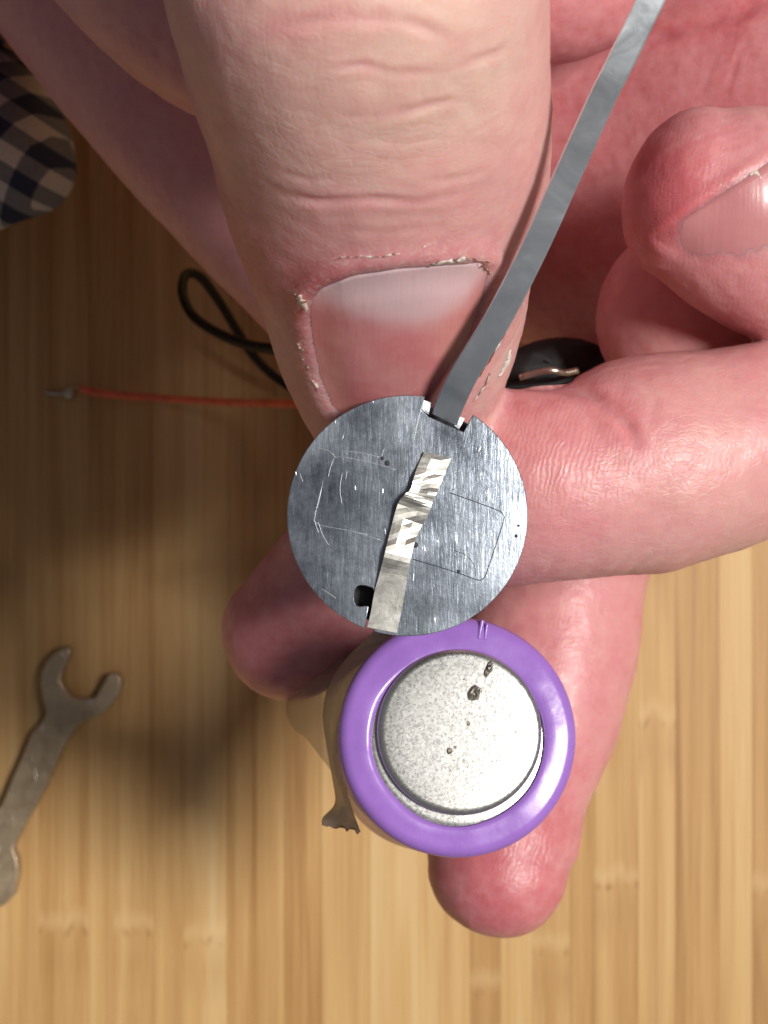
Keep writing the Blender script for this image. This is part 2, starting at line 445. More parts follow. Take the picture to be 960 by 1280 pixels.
WEB = finger([(540, -60, 152, 9, 7), (690, -38, 154, 8.3, 7), (800, -110, 158, 8.5, 7), (900, -200, 165, 9, 8)])
PALM = finger([(-330, -290, 212, 20, 15), (-150, -230, 206, 20, 15), (40, -180, 198, 21, 15), (250, -120, 188, 25, 14), (500, 30, 186, 28, 13.5), (750, 130, 182, 27, 14), (960, 190, 173, 25, 14), (1130, 240, 166, 21, 13)])
INDEX = finger([(1120, 180, 186, 10, 9.5), (1230, 260, 176, 9.8, 9.3), (1220, 330, 160, 9.6, 9.2), (1100, 330, 150, 9.6, 8.8), (1000, 292, 146, 9.8, 8.6), (920, 262, 143.5, 8.9, 7.8), (858, 240, 142.5, 7.3, 6.4)])
INDEX['cap'] = 0.72
FOLDED = finger([(1150, 300, 186, 10, 9.5), (1190, 420, 176, 10, 9.5), (1080, 430, 164, 10, 9.2), (960, 412, 160, 9.6, 9), (858, 396, 159, 8.6, 8.2)])
MIDDLE = finger([(1180, 350, 190, 10, 9.5), (1270, 460, 176, 9.8, 9.3), (1230, 530, 160, 9.2, 9), (1080, 538, 149, 8.5, 8.6), (960, 548, 146.5, 8.2, 8.4), (880, 566, 145, 8.85, 8.8), (800, 583, 143.5, 9.15, 8.8),
                 (735, 600, 142.5, 8.15, 8.0), (665, 607, 142, 8.1, 7.7), (585, 622, 144, 8.1, 7.6), (505, 662, 148.5, 7.7, 7.3), (425, 732, 153, 6.9, 6.8), (362, 792, 156, 6.2, 6.2)])
RING = finger([(960, 330, 196, 10, 9.5), (840, 450, 190, 9.6, 9), (745, 570, 181, 9.2, 8.7), (703, 700, 177, 9.1, 8.6), (688, 800, 175, 9.05, 8.4), (667, 900, 173, 8.55, 8), (641, 985, 170.5, 7.55, 7.4), (627, 1055, 168, 7.5, 7.0), (624, 1085, 167, 6.9, 6.4)])
PARTS = [('thumb', THUMB, 2.0), ('heel', HEEL, 4.0), ('mound', MOUND, 2.2), ('web', WEB, 1.2), ('palm', PALM, 4.0),
         ('index', INDEX, 1.0), ('folded', FOLDED, 1.0), ('middle', MIDDLE, 0.7), ('ring', RING, 0.8)]
H = 0.52
lo = np.array([-84.0, -52.0, CAM_H - 228.0]); hi = np.array([86.0, 108.0, CAM_H - 88.0])
dims = np.ceil((hi - lo) / H).astype(int) + 1
def smin(a, b, k):
    h = np.maximum(k - np.abs(a - b), 0) / k
    return np.minimum(a, b) - h * h * k * 0.25
order = ['palm', 'heel', 'mound', 'web', 'thumb', 'ring', 'folded', 'index', 'middle']
PD = {n: (f, k) for n, f, k in PARTS}
def hand_sdf(pts):
    out = np.full(len(pts), 30.0, np.float32)
    for nme in order:
        f, k = PD[nme]
        r = np.maximum(f['w'], f['h'])[:, None] + 6
        b0, b1 = (f['c'] - r).min(0), (f['c'] + r).max(0)
        m = np.flatnonzero(((pts > b0) & (pts < b1)).all(1))
        out[m] = smin(out[m], sdf_finger(f, pts[m]), k)
    return out
CF = 5                                            # coarse pass first, then only the shell near the surface
cd = dims // CF + 2
G = np.stack(np.meshgrid(*[lo[a] + H * CF * np.arange(cd[a]) for a in range(3)], indexing='ij'), -1).reshape(-1, 3)
Cg = hand_sdf(G).reshape(cd)
def up(a):
    for ax in range(3): a = np.repeat(a, CF, axis=ax)
    return a[:dims[0], :dims[1], :dims[2]]
nearc = np.abs(Cg) < 2.0 + H * CF * 0.9
nearc[:-1] |= nearc[1:].copy(); nearc[:, :-1] |= nearc[:, 1:].copy(); nearc[:, :, :-1] |= nearc[:, :, 1:].copy()
F = up(np.where(Cg < 0, -5.0, 5.0).astype(np.float32)).copy()
ii = np.argwhere(up(nearc))
F[tuple(ii.T)] = hand_sdf((lo + H * ii).astype(np.float32))
F[0] = F[-1] = 30; F[:, 0] = F[:, -1] = 30; F[:, :, 0] = F[:, :, -1] = 30

def surface_nets(F, lo, h):
    ins = F < 0
    cnt = np.zeros(tuple(s - 1 for s in F.shape), np.uint8)
    offs = [(i, j, k) for i in (0, 1) for j in (0, 1) for k in (0, 1)]
    n0, n1, n2 = cnt.shape
    for i, j, k in offs: cnt += ins[i:i + n0, j:j + n1, k:k + n2]
    act = np.argwhere((cnt > 0) & (cnt < 8))
    idx = np.full(cnt.shape, -1, np.int32); idx[tuple(act.T)] = np.arange(len(act))
    acc = np.zeros((len(act), 3)); num = np.zeros(len(act))
    val = {o: F[act[:, 0] + o[0], act[:, 1] + o[1], act[:, 2] + o[2]] for o in offs}
    for a in offs:
        for ax in range(3):
            if a[ax]: continue
            b = list(a); b[ax] = 1; b = tuple(b)
            va, vb = val[a], val[b]; m = (va < 0) != (vb < 0)
            t = va[m] / (va[m] - vb[m])
            pt = np.tile(np.array(a, float), (m.sum(), 1)); pt[:, ax] = t
            acc[m] += pt; num[m] += 1
    V = lo + h * (act + acc / num[:, None])
    quads = []
    for ax in range(3):
        u, w = [(1, 2), (2, 0), (0, 1)][ax]
        sa = [slice(None)] * 3; sb = [slice(None)] * 3; sa[ax] = slice(0, -1); sb[ax] = slice(1, None)
        A = ins[tuple(sa)]; B = ins[tuple(sb)]
        e = np.argwhere(A != B); e = e[(e[:, u] > 0) & (e[:, w] > 0)]
        fl = A[tuple(e.T)]
        def cell(du, dw):
            c = e.copy(); c[:, u] -= du; c[:, w] -= dw; return idx[tuple(c.T)]
        q = np.stack([cell(1, 1), cell(0, 1), cell(0, 0), cell(1, 0)], 1)
        q[~fl] = q[~fl][:, ::-1]
        quads.append(q)
    Q = np.vstack(quads); Q = Q[(Q >= 0).all(1)]
    return V, Q

V, Q = surface_nets(F, lo, H)
del F
def laplace(V, Q, it, lam=0.5):
    E = np.vstack([Q[:, [0, 1]], Q[:, [1, 2]], Q[:, [2, 3]], Q[:, [3, 0]]])
    for _ in range(it):
        S = np.zeros_like(V); n = np.zeros(len(V))
        for a in range(3):
            S[:, a] = np.bincount(E[:, 0], V[E[:, 1], a], len(V)) + np.bincount(E[:, 1], V[E[:, 0], a], len(V))
        n = np.bincount(E[:, 0], minlength=len(V)) + np.bincount(E[:, 1], minlength=len(V))
        V = V + lam * (S / n[:, None] - V)
    return V
V = laplace(V, Q, 3)

def fast_mesh(name, V, Q):
    me = bpy.data.meshes.new(name)
    me.vertices.add(len(V)); me.vertices.foreach_set('co', (np.asarray(V) * MM).astype(np.float32).ravel())
    k = Q.shape[1]
    me.loops.add(Q.size); me.loops.foreach_set('vertex_index', Q.astype(np.int32).ravel())
    me.polygons.add(len(Q)); me.polygons.foreach_set('loop_start', np.arange(0, Q.size, k, dtype=np.int32))
    me.polygons.foreach_set('loop_total', np.full(len(Q), k, np.int32))
    me.update(calc_edges=True); me.validate()
    me.polygons.foreach_set('use_smooth', np.ones(len(me.polygons), bool))
    return me

def subdivide(V, Q):
    """split every quad in four (edge middles and face centres)"""
    n = len(V); E = np.vstack([Q[:, [0, 1]], Q[:, [1, 2]], Q[:, [2, 3]], Q[:, [3, 0]]]).astype(np.int64); E.sort(1)
    key, inv = np.unique(E[:, 0] * n + E[:, 1], return_inverse=True)
    mid = (V[key // n] + V[key % n]) / 2; fc = V[Q].mean(1)
    m = n + inv.reshape(4, -1); c = n + len(mid) + np.arange(len(Q))
    Q2 = np.vstack([np.stack([Q[:, k], m[k], c, m[k - 1]], 1) for k in range(4)])
    return np.vstack([V, mid, fc]), Q2
V, Q = subdivide(V, Q)
V = laplace(V, Q, 2)
me1 = fast_mesh('hand', V, Q)
hand = bpy.data.objects.new('hand', me1); COL.objects.link(hand)
nv = len(me1.vertices)
V = np.empty(nv * 3, np.float32); me1.vertices.foreach_get('co', V); V = V.reshape(-1, 3).astype(float) / MM
NRM = np.empty(nv * 3, np.float32); me1.vertices.foreach_get('normal', NRM); NRM = NRM.reshape(-1, 3).astype(float)

# which finger each vertex belongs to
names = order; best = np.full(nv, 99.0); part = np.zeros(nv, int)
for i, nme in enumerate(names):
    d = sdf_finger(PD[nme][0], V)
    m = d < best; best[m] = d[m]; part[m] = i
isp = lambda *n: np.isin(part, [names.index(a) for a in n])
UV, DEP = to_px(V)
view = np.array([0, 0, CAM_H]) - V; view /= np.linalg.norm(view, axis=1)[:, None]
facing = (NRM * view).sum(1)
front = facing > 0.02

def polydist(uv, line):
    line = np.asarray(line, float); out = np.full(len(uv), 1e9); par = np.zeros(len(uv))
    for k in range(len(line) - 1):
        a, b = line[k], line[k + 1]; ab = b - a
        t = np.clip(((uv - a) @ ab) / (ab @ ab), 0, 1)
        d = np.linalg.norm(uv - a - t[:, None] * ab, axis=1)
        m = d < out; out[m] = d[m]; par[m] = (k + t[m]) / (len(line) - 1)
    return out, par
def inside(uv, poly):
    poly = np.asarray(poly, float); c = np.zeros(len(uv), bool); j = len(poly) - 1
    for i in range(len(poly)):
        xi, yi = poly[i]; xj, yj = poly[j]
        m = ((yi > uv[:, 1]) != (yj > uv[:, 1])) & (uv[:, 0] < (xj - xi) * (uv[:, 1] - yi) / (yj - yi + 1e-9) + xi)
        c ^= m; j = i
    return c
disp = np.zeros(nv)
blush = np.full(nv, 0.50); ridge = np.zeros(nv); dry = np.zeros(nv)

def vnoise(p, seed, freq):
    """smooth value noise on points (trilinear lattice)"""
    r = np.random.default_rng(seed); L = r.random((32, 32, 32)); q = p * freq + 100.0
    i = np.floor(q).astype(int); f = q - i; f = f * f * (3 - 2 * f); out = np.zeros(len(p))
    for a in (0, 1):
        for b in (0, 1):
            for c in (0, 1):
                w = (f[:, 0] if a else 1 - f[:, 0]) * (f[:, 1] if b else 1 - f[:, 1]) * (f[:, 2] if c else 1 - f[:, 2])
                out += w * L[(i[:, 0] + a) % 32, (i[:, 1] + b) % 32, (i[:, 2] + c) % 32]
    return out - 0.5
disp += 0.28 * vnoise(V, 1, 0.22) + 0.10 * vnoise(V, 2, 0.7) + 0.05 * vnoise(V, 3, 1.7)

wobx = 5 * vnoise(V, 8, 0.5); woby = 5 * vnoise(V, 9, 0.5)
UVW = UV + np.stack([wobx, woby], 1)
def crease(parts, line, width, depth, pinch=0.35, red=0.0, open_start=False):
    m = front & isp(*parts)
    if not m.any(): return
    d, t = polydist(UVW[m], line)
    end = np.clip(((1 - t) if open_start else np.minimum(t, 1 - t)) / 0.22, 0, 1) ** 0.8
    g = np.exp(-(d / width) ** 2) * end
    ridge_ = np.exp(-((d - 2.1 * width) / (1.2 * width)) ** 2) * end
    var = np.clip(0.62 + 1.7 * vnoise(V[m], 31, 0.45), 0.05, 1.3)
    disp[m] += var * 0.45 * (-depth * g + depth * pinch * ridge_)
    blush[m] += red * np.exp(-(d / (2.2 * width)) ** 2) * end
TH = ('thumb',)
crease(TH, [(300, 48), (345, 34), (428, 18), (503, 24), (560, 46), (610, 50)], 7, 0.30, red=0.22)
crease(TH, [(405, 84), (455, 80), (487, 92), (547, 88), (622, 67), (640, 58)], 4.5, 0.34, red=0.16)
crease(TH, [(425, 146), (482, 144), (547, 131), (585, 126)], 5, 0.30, red=0.18)
crease(TH, [(345, 244), (400, 249), (460, 250), (525, 252), (590, 240)], 4.5, 0.30, red=0.14)
crease(TH, [(345, 216), (380, 222), (420, 221)], 4, 0.16)
crease(TH, [(540, 228), (575, 222), (612, 210)], 4, 0.16)
crease(TH, [(585, 170), (612, 156), (638, 138)], 3, 0.12)
crease(TH, [(490, 92), (492, 118), (484, 141)], 2.5, 0.10)
crease(TH, [(528, 90), (526, 112), (530, 131)], 2.5, 0.10)
crease(TH, [(560, 86), (562, 108)], 2.5, 0.10)
crease(TH, [(440, 175), (500, 180), (560, 172)], 4, 0.10)
crease(TH, [(420, 285), (480, 290), (560, 284)], 5, 0.10)
crease(('middle',), [(600, 462), (660, 478), (700, 487), (735, 493), (768, 511), (788, 532), (800, 560)], 8, 1.3, 0.25, red=0.12, open_start=True)
crease(('middle',), [(800, 470), (815, 500), (812, 540)], 7, 0.16)
for q in range(5):
    crease(('middle',), [(672 + 26 * q, 728), (690 + 26 * q, 706), (716 + 27 * q, 684)], 3.5, 0.10)
crease(('palm',), [(795, 52), (840, 44), (919, 22), (975, -4)], 7, 0.5, red=0.15)
crease(('palm',), [(905, 120), (925, 70), (950, 30)], 4, 0.16)
crease(('palm',), [(880, 110), (897, 60), (915, 35)], 4, 0.13)
crease(('palm',), [(640, 400), (700, 330), (760, 300)], 9, 0.3)
for q in range(4):
    crease(('index',), [(846 + 8 * q, 176 + 9 * q), (880 + 8 * q, 160 + 8 * q), (925 + 6 * q, 150 + 7 * q)], 2.6, 0.08)
for q in range(3):
    crease(('ring',), [(640 + 10 * q, 1058 + 5 * q), (672 + 8 * q, 1045 + 10 * q), (700 + 4 * q, 1052 + 14 * q)], 2.6, 0.06)

# thumb nail bed and the fold of skin round it
NAIL = [(387, 372), (400, 358), (440, 342), (500, 333), (560, 328), (600, 327), (613, 334), (606, 372), (590, 420), (566, 470), (545, 505), (520, 540), (440, 540), (412, 508), (398, 475), (388, 430), (384, 395)]
m = front & isp('thumb')
d, _ = polydist(UV[m], NAIL + NAIL[:1]); ins = inside(UV[m], NAIL); sd = np.where(ins, -d, d)
disp[m] += np.where(sd < 0, -0.35 * np.clip(-sd / 9, 0, 1), 0.0)
disp[m] += 0.28 * np.exp(-((sd - 10) / 12.0) ** 2) * (sd > -4)
near = np.exp(-((np.maximum(sd, 0)) / 26.0) ** 2) * (sd > 0)
dry[m] = np.maximum(dry[m], near * 1.0)
blush[m] += 0.24 * np.exp(-((sd - 10) / 26.0) ** 2)
# index nail
NAIL2 = [(818, 300), (868, 264), (940, 215), (990, 183), (1030, 262), (1035, 330), (940, 346), (880, 340)]
m = front & isp('index')
d, _ = polydist(UV[m], NAIL2 + NAIL2[:1]); ins = inside(UV[m], NAIL2); sd = np.where(ins, -d, d)
upw = np.clip((UV[m, 0] * 0.56 + UV[m, 1] * 0.83 - 700) / -60 + 0.9, 0, 1)
disp[m] += np.where(sd < 0, -0.04 * np.clip(-sd / 9, 0, 1), 0.20 * np.exp(-((sd - 8) / 8.0) ** 2) * upw)

# skin colour of the hand: fingertips and palm redder, thumb knuckle paler; thumb also carries painted light
def glow(px, py, dep, rad, amt, parts=None):
    c = P(px, py, dep); r = np.linalg.norm(V - c, axis=1); g = amt * np.exp(-(r / rad) ** 2)
    if parts: g = g * isp(*parts)
    blush[:] += g
blush[isp('middle', 'ring', 'index', 'folded')] += 0.15
blush[isp('palm', 'web')] += 0.28; blush[isp('heel', 'mound')] += 0.12
blush[isp('thumb')] -= 0.02
glow(400, 110, 104, 7, -0.26, TH); glow(520, 120, 104, 8, -0.10, TH); glow(280, 250, 116, 9, 0.25, TH); glow(250, 60, 110, 7, 0.2, TH); glow(350, 320, 116, 6, 0.2, TH); glow(600, 60, 100, 8, -0.26, TH); glow(480, 20, 97, 5, -0.15, TH)  # reds paint the shaded left side, last two pales paint highlights on top
glow(640, 460, 130, 5, -0.25, TH)
glow(330, 790, 152, 12, 0.2, ('middle',)); glow(620, 1100, 160, 11, 0.28, ('ring',)); glow(800, 240, 138, 6, 0.55, ('index',))
glow(920, 680, 140, 14, -0.22, ('middle',)); glow(700, 540, 135, 9, 0.08, ('middle',))
ridge[:] = 0.12
m = isp('middle') & (UV[:, 0] > 560) & (UV[:, 0] < 800); ridge[m] = 0.12 + 0.6 * np.exp(-(((UV[m, 0] - 690) / 70) ** 2 + ((UV[m, 1] - 560) / 55) ** 2))
m = isp('ring'); ridge[m] = 0.12 + 0.6 * np.exp(-(((UV[m, 0] - 680) / 45) ** 2 + ((UV[m, 1] - 1070) / 40) ** 2))
m = isp('index'); ridge[m] = 0.2

V = V + NRM * disp[:, None]
me1.vertices.foreach_set('co', (V * MM).astype(np.float32).ravel())
for nme, arr in (('blush', blush), ('ridge', ridge), ('dry', dry)):
    at = me1.attributes.new(nme, 'FLOAT', 'POINT'); at.data.foreach_set('value', arr.astype(np.float32))
me1.update()
me1.polygons.foreach_set('use_smooth', np.ones(len(me1.polygons), bool))
me1.materials.clear(); me1.materials.append(M_SKIN)
hand['label'] = 'bare hand with its thumb crossing over, gripping the purple cell and the metal disc'
hand['category'] = 'hand'

QF = np.empty(len(me1.loops), np.int32); me1.loops.foreach_get('vertex_index', QF)
QF = QF.reshape(-1, 4); keep = (front & isp('thumb', 'index'))[QF].all(1)
bvh = BVHTree.FromPolygons(V.tolist(), QF[keep].tolist())
CAMP = Vector((0, 0, CAM_H))
def hit(px, py):
    dirv = Vector(P(px, py, 100.0)) - CAMP; dirv.normalize()
    h = bvh.ray_cast(CAMP, dirv)
    return (np.array(h[0]), np.array(h[1])) if h[0] is not None else (None, None)

def nail_patch(name, bound, nu, nvv, lift, lun_fn, label, mat=None, even=10):
    """nail plate: bound(u,v)->photo pixel, laid over the finger and lifted by lift(u,v) mm"""
    verts, faces, lun = [], [], []
    pts = np.zeros((nvv, nu, 3)); nn = np.zeros((nvv, nu, 3))
    for j in range(nvv):
        for i in range(nu):
            u, v = i / (nu - 1), j / (nvv - 1); px, py = bound(u, v)
            p, n = hit(px, py); pts[j, i] = p; nn[j, i] = n
    for _ in range(even):     # even the plate out
        q = pts.copy(); q[1:-1, 1:-1] = (pts[:-2, 1:-1] + pts[2:, 1:-1] + pts[1:-1, :-2] + pts[1:-1, 2:]) / 4; pts = q
    n = nn.mean((0, 1)); n /= np.linalg.norm(n)
    for j in range(nvv):
        for i in range(nu):
            u, v = i / (nu - 1), j / (nvv - 1); px, py = bound(u, v)
            verts.append(pts[j, i] + n * lift(u, v)); lun.append(lun_fn(px, py))
    for j in range(nvv):
        for i in range(nu):
            verts.append(np.array(verts[j * nu + i]) - n * 0.35); lun.append(lun[j * nu + i])
    K = nu * nvv
    for j in range(nvv - 1):
        for i in range(nu - 1):
            a = j * nu + i; faces.append((a, a + nu, a + nu + 1, a + 1)); faces.append((K + a, K + a + 1, K + a + nu + 1, K + a + nu))
    rim = [i for i in range(nu)] + [j * nu + nu - 1 for j in range(1, nvv)] + [(nvv - 1) * nu + i for i in range(nu - 2, -1, -1)] + [j * nu for j in range(nvv - 2, 0, -1)]
    for a, b in zip(rim, rim[1:] + rim[:1]): faces.append((a, b, K + b, K + a))
    o = link_mesh(name, verts, faces, mat or M_NAIL, hand); o['label'] = label
    at = o.data.attributes.new('lunula', 'FLOAT', 'POINT'); at.data.foreach_set('value', np.array(lun, np.float32))
    bm = bmesh.new(); bm.from_mesh(o.data); bmesh.ops.recalc_face_normals(bm, faces=bm.faces); bm.to_mesh(o.data); bm.free()
    return o
def interp(y, xs, ys): return float(np.interp(y, xs, ys))
def thumb_bound(u, v):
    y0 = interp(u, [0, 0.06, 0.25, 0.5, 0.75, 0.94, 1], [376, 360, 343, 334, 328, 327, 334]); y = y0 + (540 - y0) * v
    l = interp(y, [330, 372, 395, 430, 475, 508, 540], [389, 387, 384, 388, 398, 412, 436])
    r = interp(y, [327, 334, 372, 420, 470, 505, 540], [614, 613, 606, 590, 566, 545, 522])
    return l + (r - l) * u, y
def thumb_lun(px, py):
    yl = interp(px, [380, 405, 440, 480, 520, 550, 580, 605, 620], [372, 376, 390, 401, 403, 396, 378, 346, 330])
    return 1.0 / (1.0 + math.exp((py - yl + 4) / 6.5))
nail_patch('nail', thumb_bound, 41, 31, lambda u, v: 0.40 * (1 - (2 * u - 1) ** 4) * min(1, v * 6) - 0.10, thumb_lun, 'thumbnail with a broad pale half moon')
def index_bound(u, v):
    y0 = np.array([822, 296]) + (np.array([990, 183]) - np.array([822, 296])) * u
    y1 = np.array([846, 322]) + (np.array([1040, 325]) - np.array([846, 322])) * u
    y1 = y1 + np.array([0, 26 * math.sin(math.pi * u)])
    p = y0 + (y1 - y0) * v; return float(p[0]), float(p[1])
nail_patch('nail', index_bound, 21, 15, lambda u, v: 0.12 * min(1, (1 - v) * 1.6) * min(1, u * 4) * min(1, v * 9) - 0.10 * max(0, v - 0.5) * 2 - 0.12 * max(0, 0.2 - u) * 5 + 0.02, lambda px, py: 0.0, 'side of a fingernail on the curled fingertip', M_NAIL2, 3)

# flakes of dry skin round the thumb nail, plus two flecks painted as nail sheen
def flake(line, width, lift, seed):
    r = random.Random(seed); L = catmull(line, 5); top, bot = [], []
    for i, (a, b) in enumerate(L):
        t = i / (len(L) - 1); w = width * (0.25 + 0.75 * math.sin(math.pi * min(1, max(0, t)))) * r.uniform(0.5, 1.3)
        tx = L[min(i + 1, len(L) - 1)] - L[max(i - 1, 0)]; tx /= np.linalg.norm(tx); nrm = np.array([-tx[1], tx[0]])
        for lst, s in ((top, -1), (bot, 1)):
            q = np.array([a, b]) + nrm * s * w * 0.5 + np.array([r.uniform(-1, 1), r.uniform(-1, 1)])
            p, n = hit(*q)
            lst.append(p + n * (0.6 * lift * (r.uniform(0.4, 1.3) if s < 0 else 0.05)))
    n = len(top); vs = top + bot + [p - np.array([0, 0, 0.3]) for p in top] + [p - np.array([0, 0, 0.3]) for p in bot]; fs = []
    for i in range(n - 1):
        fs += [(i, i + n, i + n + 1, i + 1), (2 * n + i, 2 * n + i + 1, 3 * n + i + 1, 3 * n + i), (i, i + 1, 2 * n + i + 1, 2 * n + i), (n + i, 3 * n + i, 3 * n + i + 1, n + i + 1)]
    return link_mesh('skin_or_sheen_flake', vs, fs, M_FLAKE, hand)
flake([(536, 331), (560, 326), (585, 323), (612, 325)], 7, 0.35, 1)
flake([(596, 330), (608, 334), (613, 342)], 5, 0.3, 2)
flake([(370, 367), (377, 374), (380, 386)], 12, 0.45, 3)
flake([(414, 323), (440, 320), (470, 321), (500, 316)], 3.2, 0.22, 4)
flake([(528, 307), (545, 304)], 3, 0.2, 5)
flake([(372, 428), (375, 434), (380, 438)], 4.5, 0.2, 6)
flake([(384, 456), (386, 463)], 4, 0.2, 16)
flake([(388, 474), (394, 480), (397, 487)], 5, 0.22, 7)
flake([(377, 446), (379, 449)], 3, 0.2, 17)
flake([(600, 470), (618, 440), (632, 416)], 3.5, 0.22, 9)
flake([(638, 436), (634, 452), (624, 470)], 3.5, 0.22, 10)
flake([(500, 356), (512, 361), (530, 354)], 2.2, 0.1, 12)  # bright fleck in place of a sheen highlight on the nail
flake([(478, 366), (500, 369), (520, 366)], 1.8, 0.1, 13)  # second sheen streak, put in as a pale fleck
flake([(936, 219), (944, 217), (952, 224)], 6, 0.2, 14)
flake([(592, 500), (606, 482), (612, 466)], 3, 0.2, 11)

# ------------------------------------------------------------------ metal contact disc
DC = P(509.5, 644.5, 123.5); DN = np.array([0.02, 0.015, 1.0]); DN /= np.linalg.norm(DN)
def on_disc(px, py, up=0.0):
    """photo pixel -> point on the top face of the disc, raised by up mm along its normal"""
    o = np.array([0, 0, CAM_H]); r = P(px, py, 100.0) - o
    return o + r * ((DC - o) @ DN / (r @ DN)) + DN * up
DX = np.array([1.0, 0, 0]) - DN * DN[0]; DX /= np.linalg.norm(DX); DY = np.cross(DN, DX)
def plate_from_outline(name, pts, top, thick, mat, parent, bev=0.05):
    cu = bpy.data.curves.new(name, 'CURVE'); cu.dimensions = '2D'; cu.fill_mode = 'BOTH'
    sp = cu.splines.new('POLY'); sp.points.add(len(pts) - 1); sp.use_cyclic_u = True
    for p, q in zip(sp.points, pts): p.co = (q[0] * MM, q[1] * MM, 0, 1)
    cu.extrude = (thick / 2 - bev) * MM; cu.bevel_depth = bev * MM; cu.bevel_resolution = 1; cu.offset = -bev * MM
    tmp = bpy.data.objects.new(name, cu); COL.objects.link(tmp)
    me = bpy.data.meshes.new_from_object(tmp.evaluated_get(bpy.context.evaluated_depsgraph_get()))
    bpy.data.objects.remove(tmp); bpy.data.curves.remove(cu)
    ob = bpy.data.objects.new(name, me); COL.objects.link(ob); me.materials.clear(); me.materials.append(mat); me.name = name
    ob.parent = parent
    return ob
def place_on_disc(ob, drop):
    M4 = Matrix(((DX[0], DY[0], DN[0], 0), (DX[1], DY[1], DN[1], 0), (DX[2], DY[2], DN[2], 0), (0, 0, 0, 1)))
    c = (DC - DN * drop) * MM; M4.translation = Vector(c); ob.data.transform(M4)
def d2(px, py):
    q = on_disc(px, py) - DC; return (q @ DX, q @ DY)
RD = 148.5 / FPX * 123.5 + 0.12
disc = empty('contact_disc', 'round scuffed grey metal disc with a notch and a crumpled tab, leaning on the thumbnail', 'metal disc')
def arc(a0, a1, n, r=RD):
    return [(r * math.cos(a), r * math.sin(a)) for a in np.linspace(a0, a1, n)]
ang = lambda px, py: math.atan2(d2(px, py)[1], d2(px, py)[0])
aL, aR = ang(531, 497), ang(591, 519)
s0, s1 = ang(456, 785), ang(468, 790)
outline = arc(aL, s0 + 2 * math.pi, 120)
outline += [d2(461, 758), d2(456, 757.5), d2(450, 758.5), d2(445.5, 757), d2(443, 752.5), d2(442.5, 745), d2(443.5, 738), d2(446, 733.5), d2(450.5, 731.5), d2(457, 732), d2(466, 735), d2(472, 752)]
outline += arc(s1, aR, 130)
outline += [d2(579.5, 540), d2(536, 521), d2(527, 513)]
plate = plate_from_outline('plate', outline, 0, 0.7, M_DISC, disc, 0.05); place_on_disc(plate, 0.35)
shade_backing = plate_from_outline('shade_backing', [q for q in arc(0, 2 * math.pi * (1 - 1 / 96), 96, RD - 0.55)], 0, 0.5, M_BLACK, disc, 0.05); place_on_disc(shade_backing, 2.4)  # added black sheet, keeps notch and slot as dark as shaded gaps
def dome(q):
    x_, y_ = d2(*q); return 0.22 - 0.22 * (x_ * x_ + y_ * y_) / RD ** 2
bm = bmesh.new(); bm.from_mesh(plate.data); DNv = Vector(DN)
tops = [f for f in bm.faces if f.normal.dot(DNv) > 0.99]
bmesh.ops.subdivide_edges(bm, edges=list({e for f in tops for e in f.edges}), cuts=9, use_grid_fill=True)
for v_ in bm.verts:
    q = np.array(v_.co) / MM - DC
    if q @ DN > -0.06:                                  # the top face is very slightly domed
        rr2 = ((q @ DX) ** 2 + (q @ DY) ** 2) / RD ** 2
        v_.co += DNv * (0.22 * (1 - min(1.0, rr2))) * MM
bm.normal_update()
for f in bm.faces: f.smooth = f.normal.dot(DNv) > 0.9
bm.to_mesh(plate.data); bm.free()

def ribbon(name, left, right, mat, parent, thick=0.12, nsub=6, cross=5, crumple=None, fn=on_disc, label=None):
    """metal strip between two edges given as rows (px, py, up)"""
    L = catmull(left, nsub); R = catmull(right, nsub); n = min(len(L), len(R)); top = []; bevel = fn is not on_disc
    cols = [0, 0.05, 0.5, 0.94, 1] if bevel else [j / (cross - 1) for j in range(cross)]; cross = len(cols)
    for i in range(n):
        for j in range(cross):
            t = cols[j]; q = L[i] * (1 - t) + R[i] * t; up = q[2] + (crumple(q[0], q[1], t) if crumple else 0) + (0.07 if bevel and t in (0, 1) else 0.0) + (0.0 if bevel else dome((q[0], q[1])))
            top.append(fn(q[0], q[1], up))
    K = n * cross; vs = top + [p - DN * thick for p in top]; fs = []
    for i in range(n - 1):
        for j in range(cross - 1):
            a = i * cross + j; fs.append((a, a + cross, a + cross + 1, a + 1)); fs.append((K + a, K + a + 1, K + a + cross + 1, K + a + cross))
    rim = [j for j in range(cross)] + [i * cross + cross - 1 for i in range(1, n)] + [(n - 1) * cross + j for j in range(cross - 2, -1, -1)] + [i * cross for i in range(n - 2, 0, -1)]
    for a, b in zip(rim, rim[1:] + rim[:1]): fs.append((a, b, K + b, K + a))
    o = link_mesh(name, vs, fs, mat, parent, smooth=False)
    bm = bmesh.new(); bm.from_mesh(o.data); bmesh.ops.recalc_face_normals(bm, faces=bm.faces); bm.to_mesh(o.data); bm.free()
    if label: o['label'] = label
    return o
def crum(px, py, t):
    a = np.array([[px * 0.05, py * 0.05, t * 1.6]])
    amt = np.clip((692 - py) / 14, 0, 1) * np.clip((py - 562) / 6, 0.4, 1)
    return float(amt * (0.55 * vnoise(a, 21, 1.0)[0] + 0.22 * vnoise(a, 22, 2.1)[0]))
tl = [(459, 784, 0.1), (463.5, 765, 0.14), (468, 740, 0.2), (475, 714, 0.4), (481, 690, 0.75), (488, 662, 0.55), (497, 630, 0.75), (506, 618, 0.95), (513, 611, 0.7), (519, 590, 0.45), (530, 565, 0.4)]
tr = [(496, 791, 0.1), (500.5, 770, 0.14), (505, 745, 0.2), (509, 721, 0.35), (513, 698, 0.6), (521, 670, 0.3), (535, 643, 0.35), (540, 628, 0.65), (546, 616, 0.4), (555, 594, 0.22), (564, 573, 0.2)]
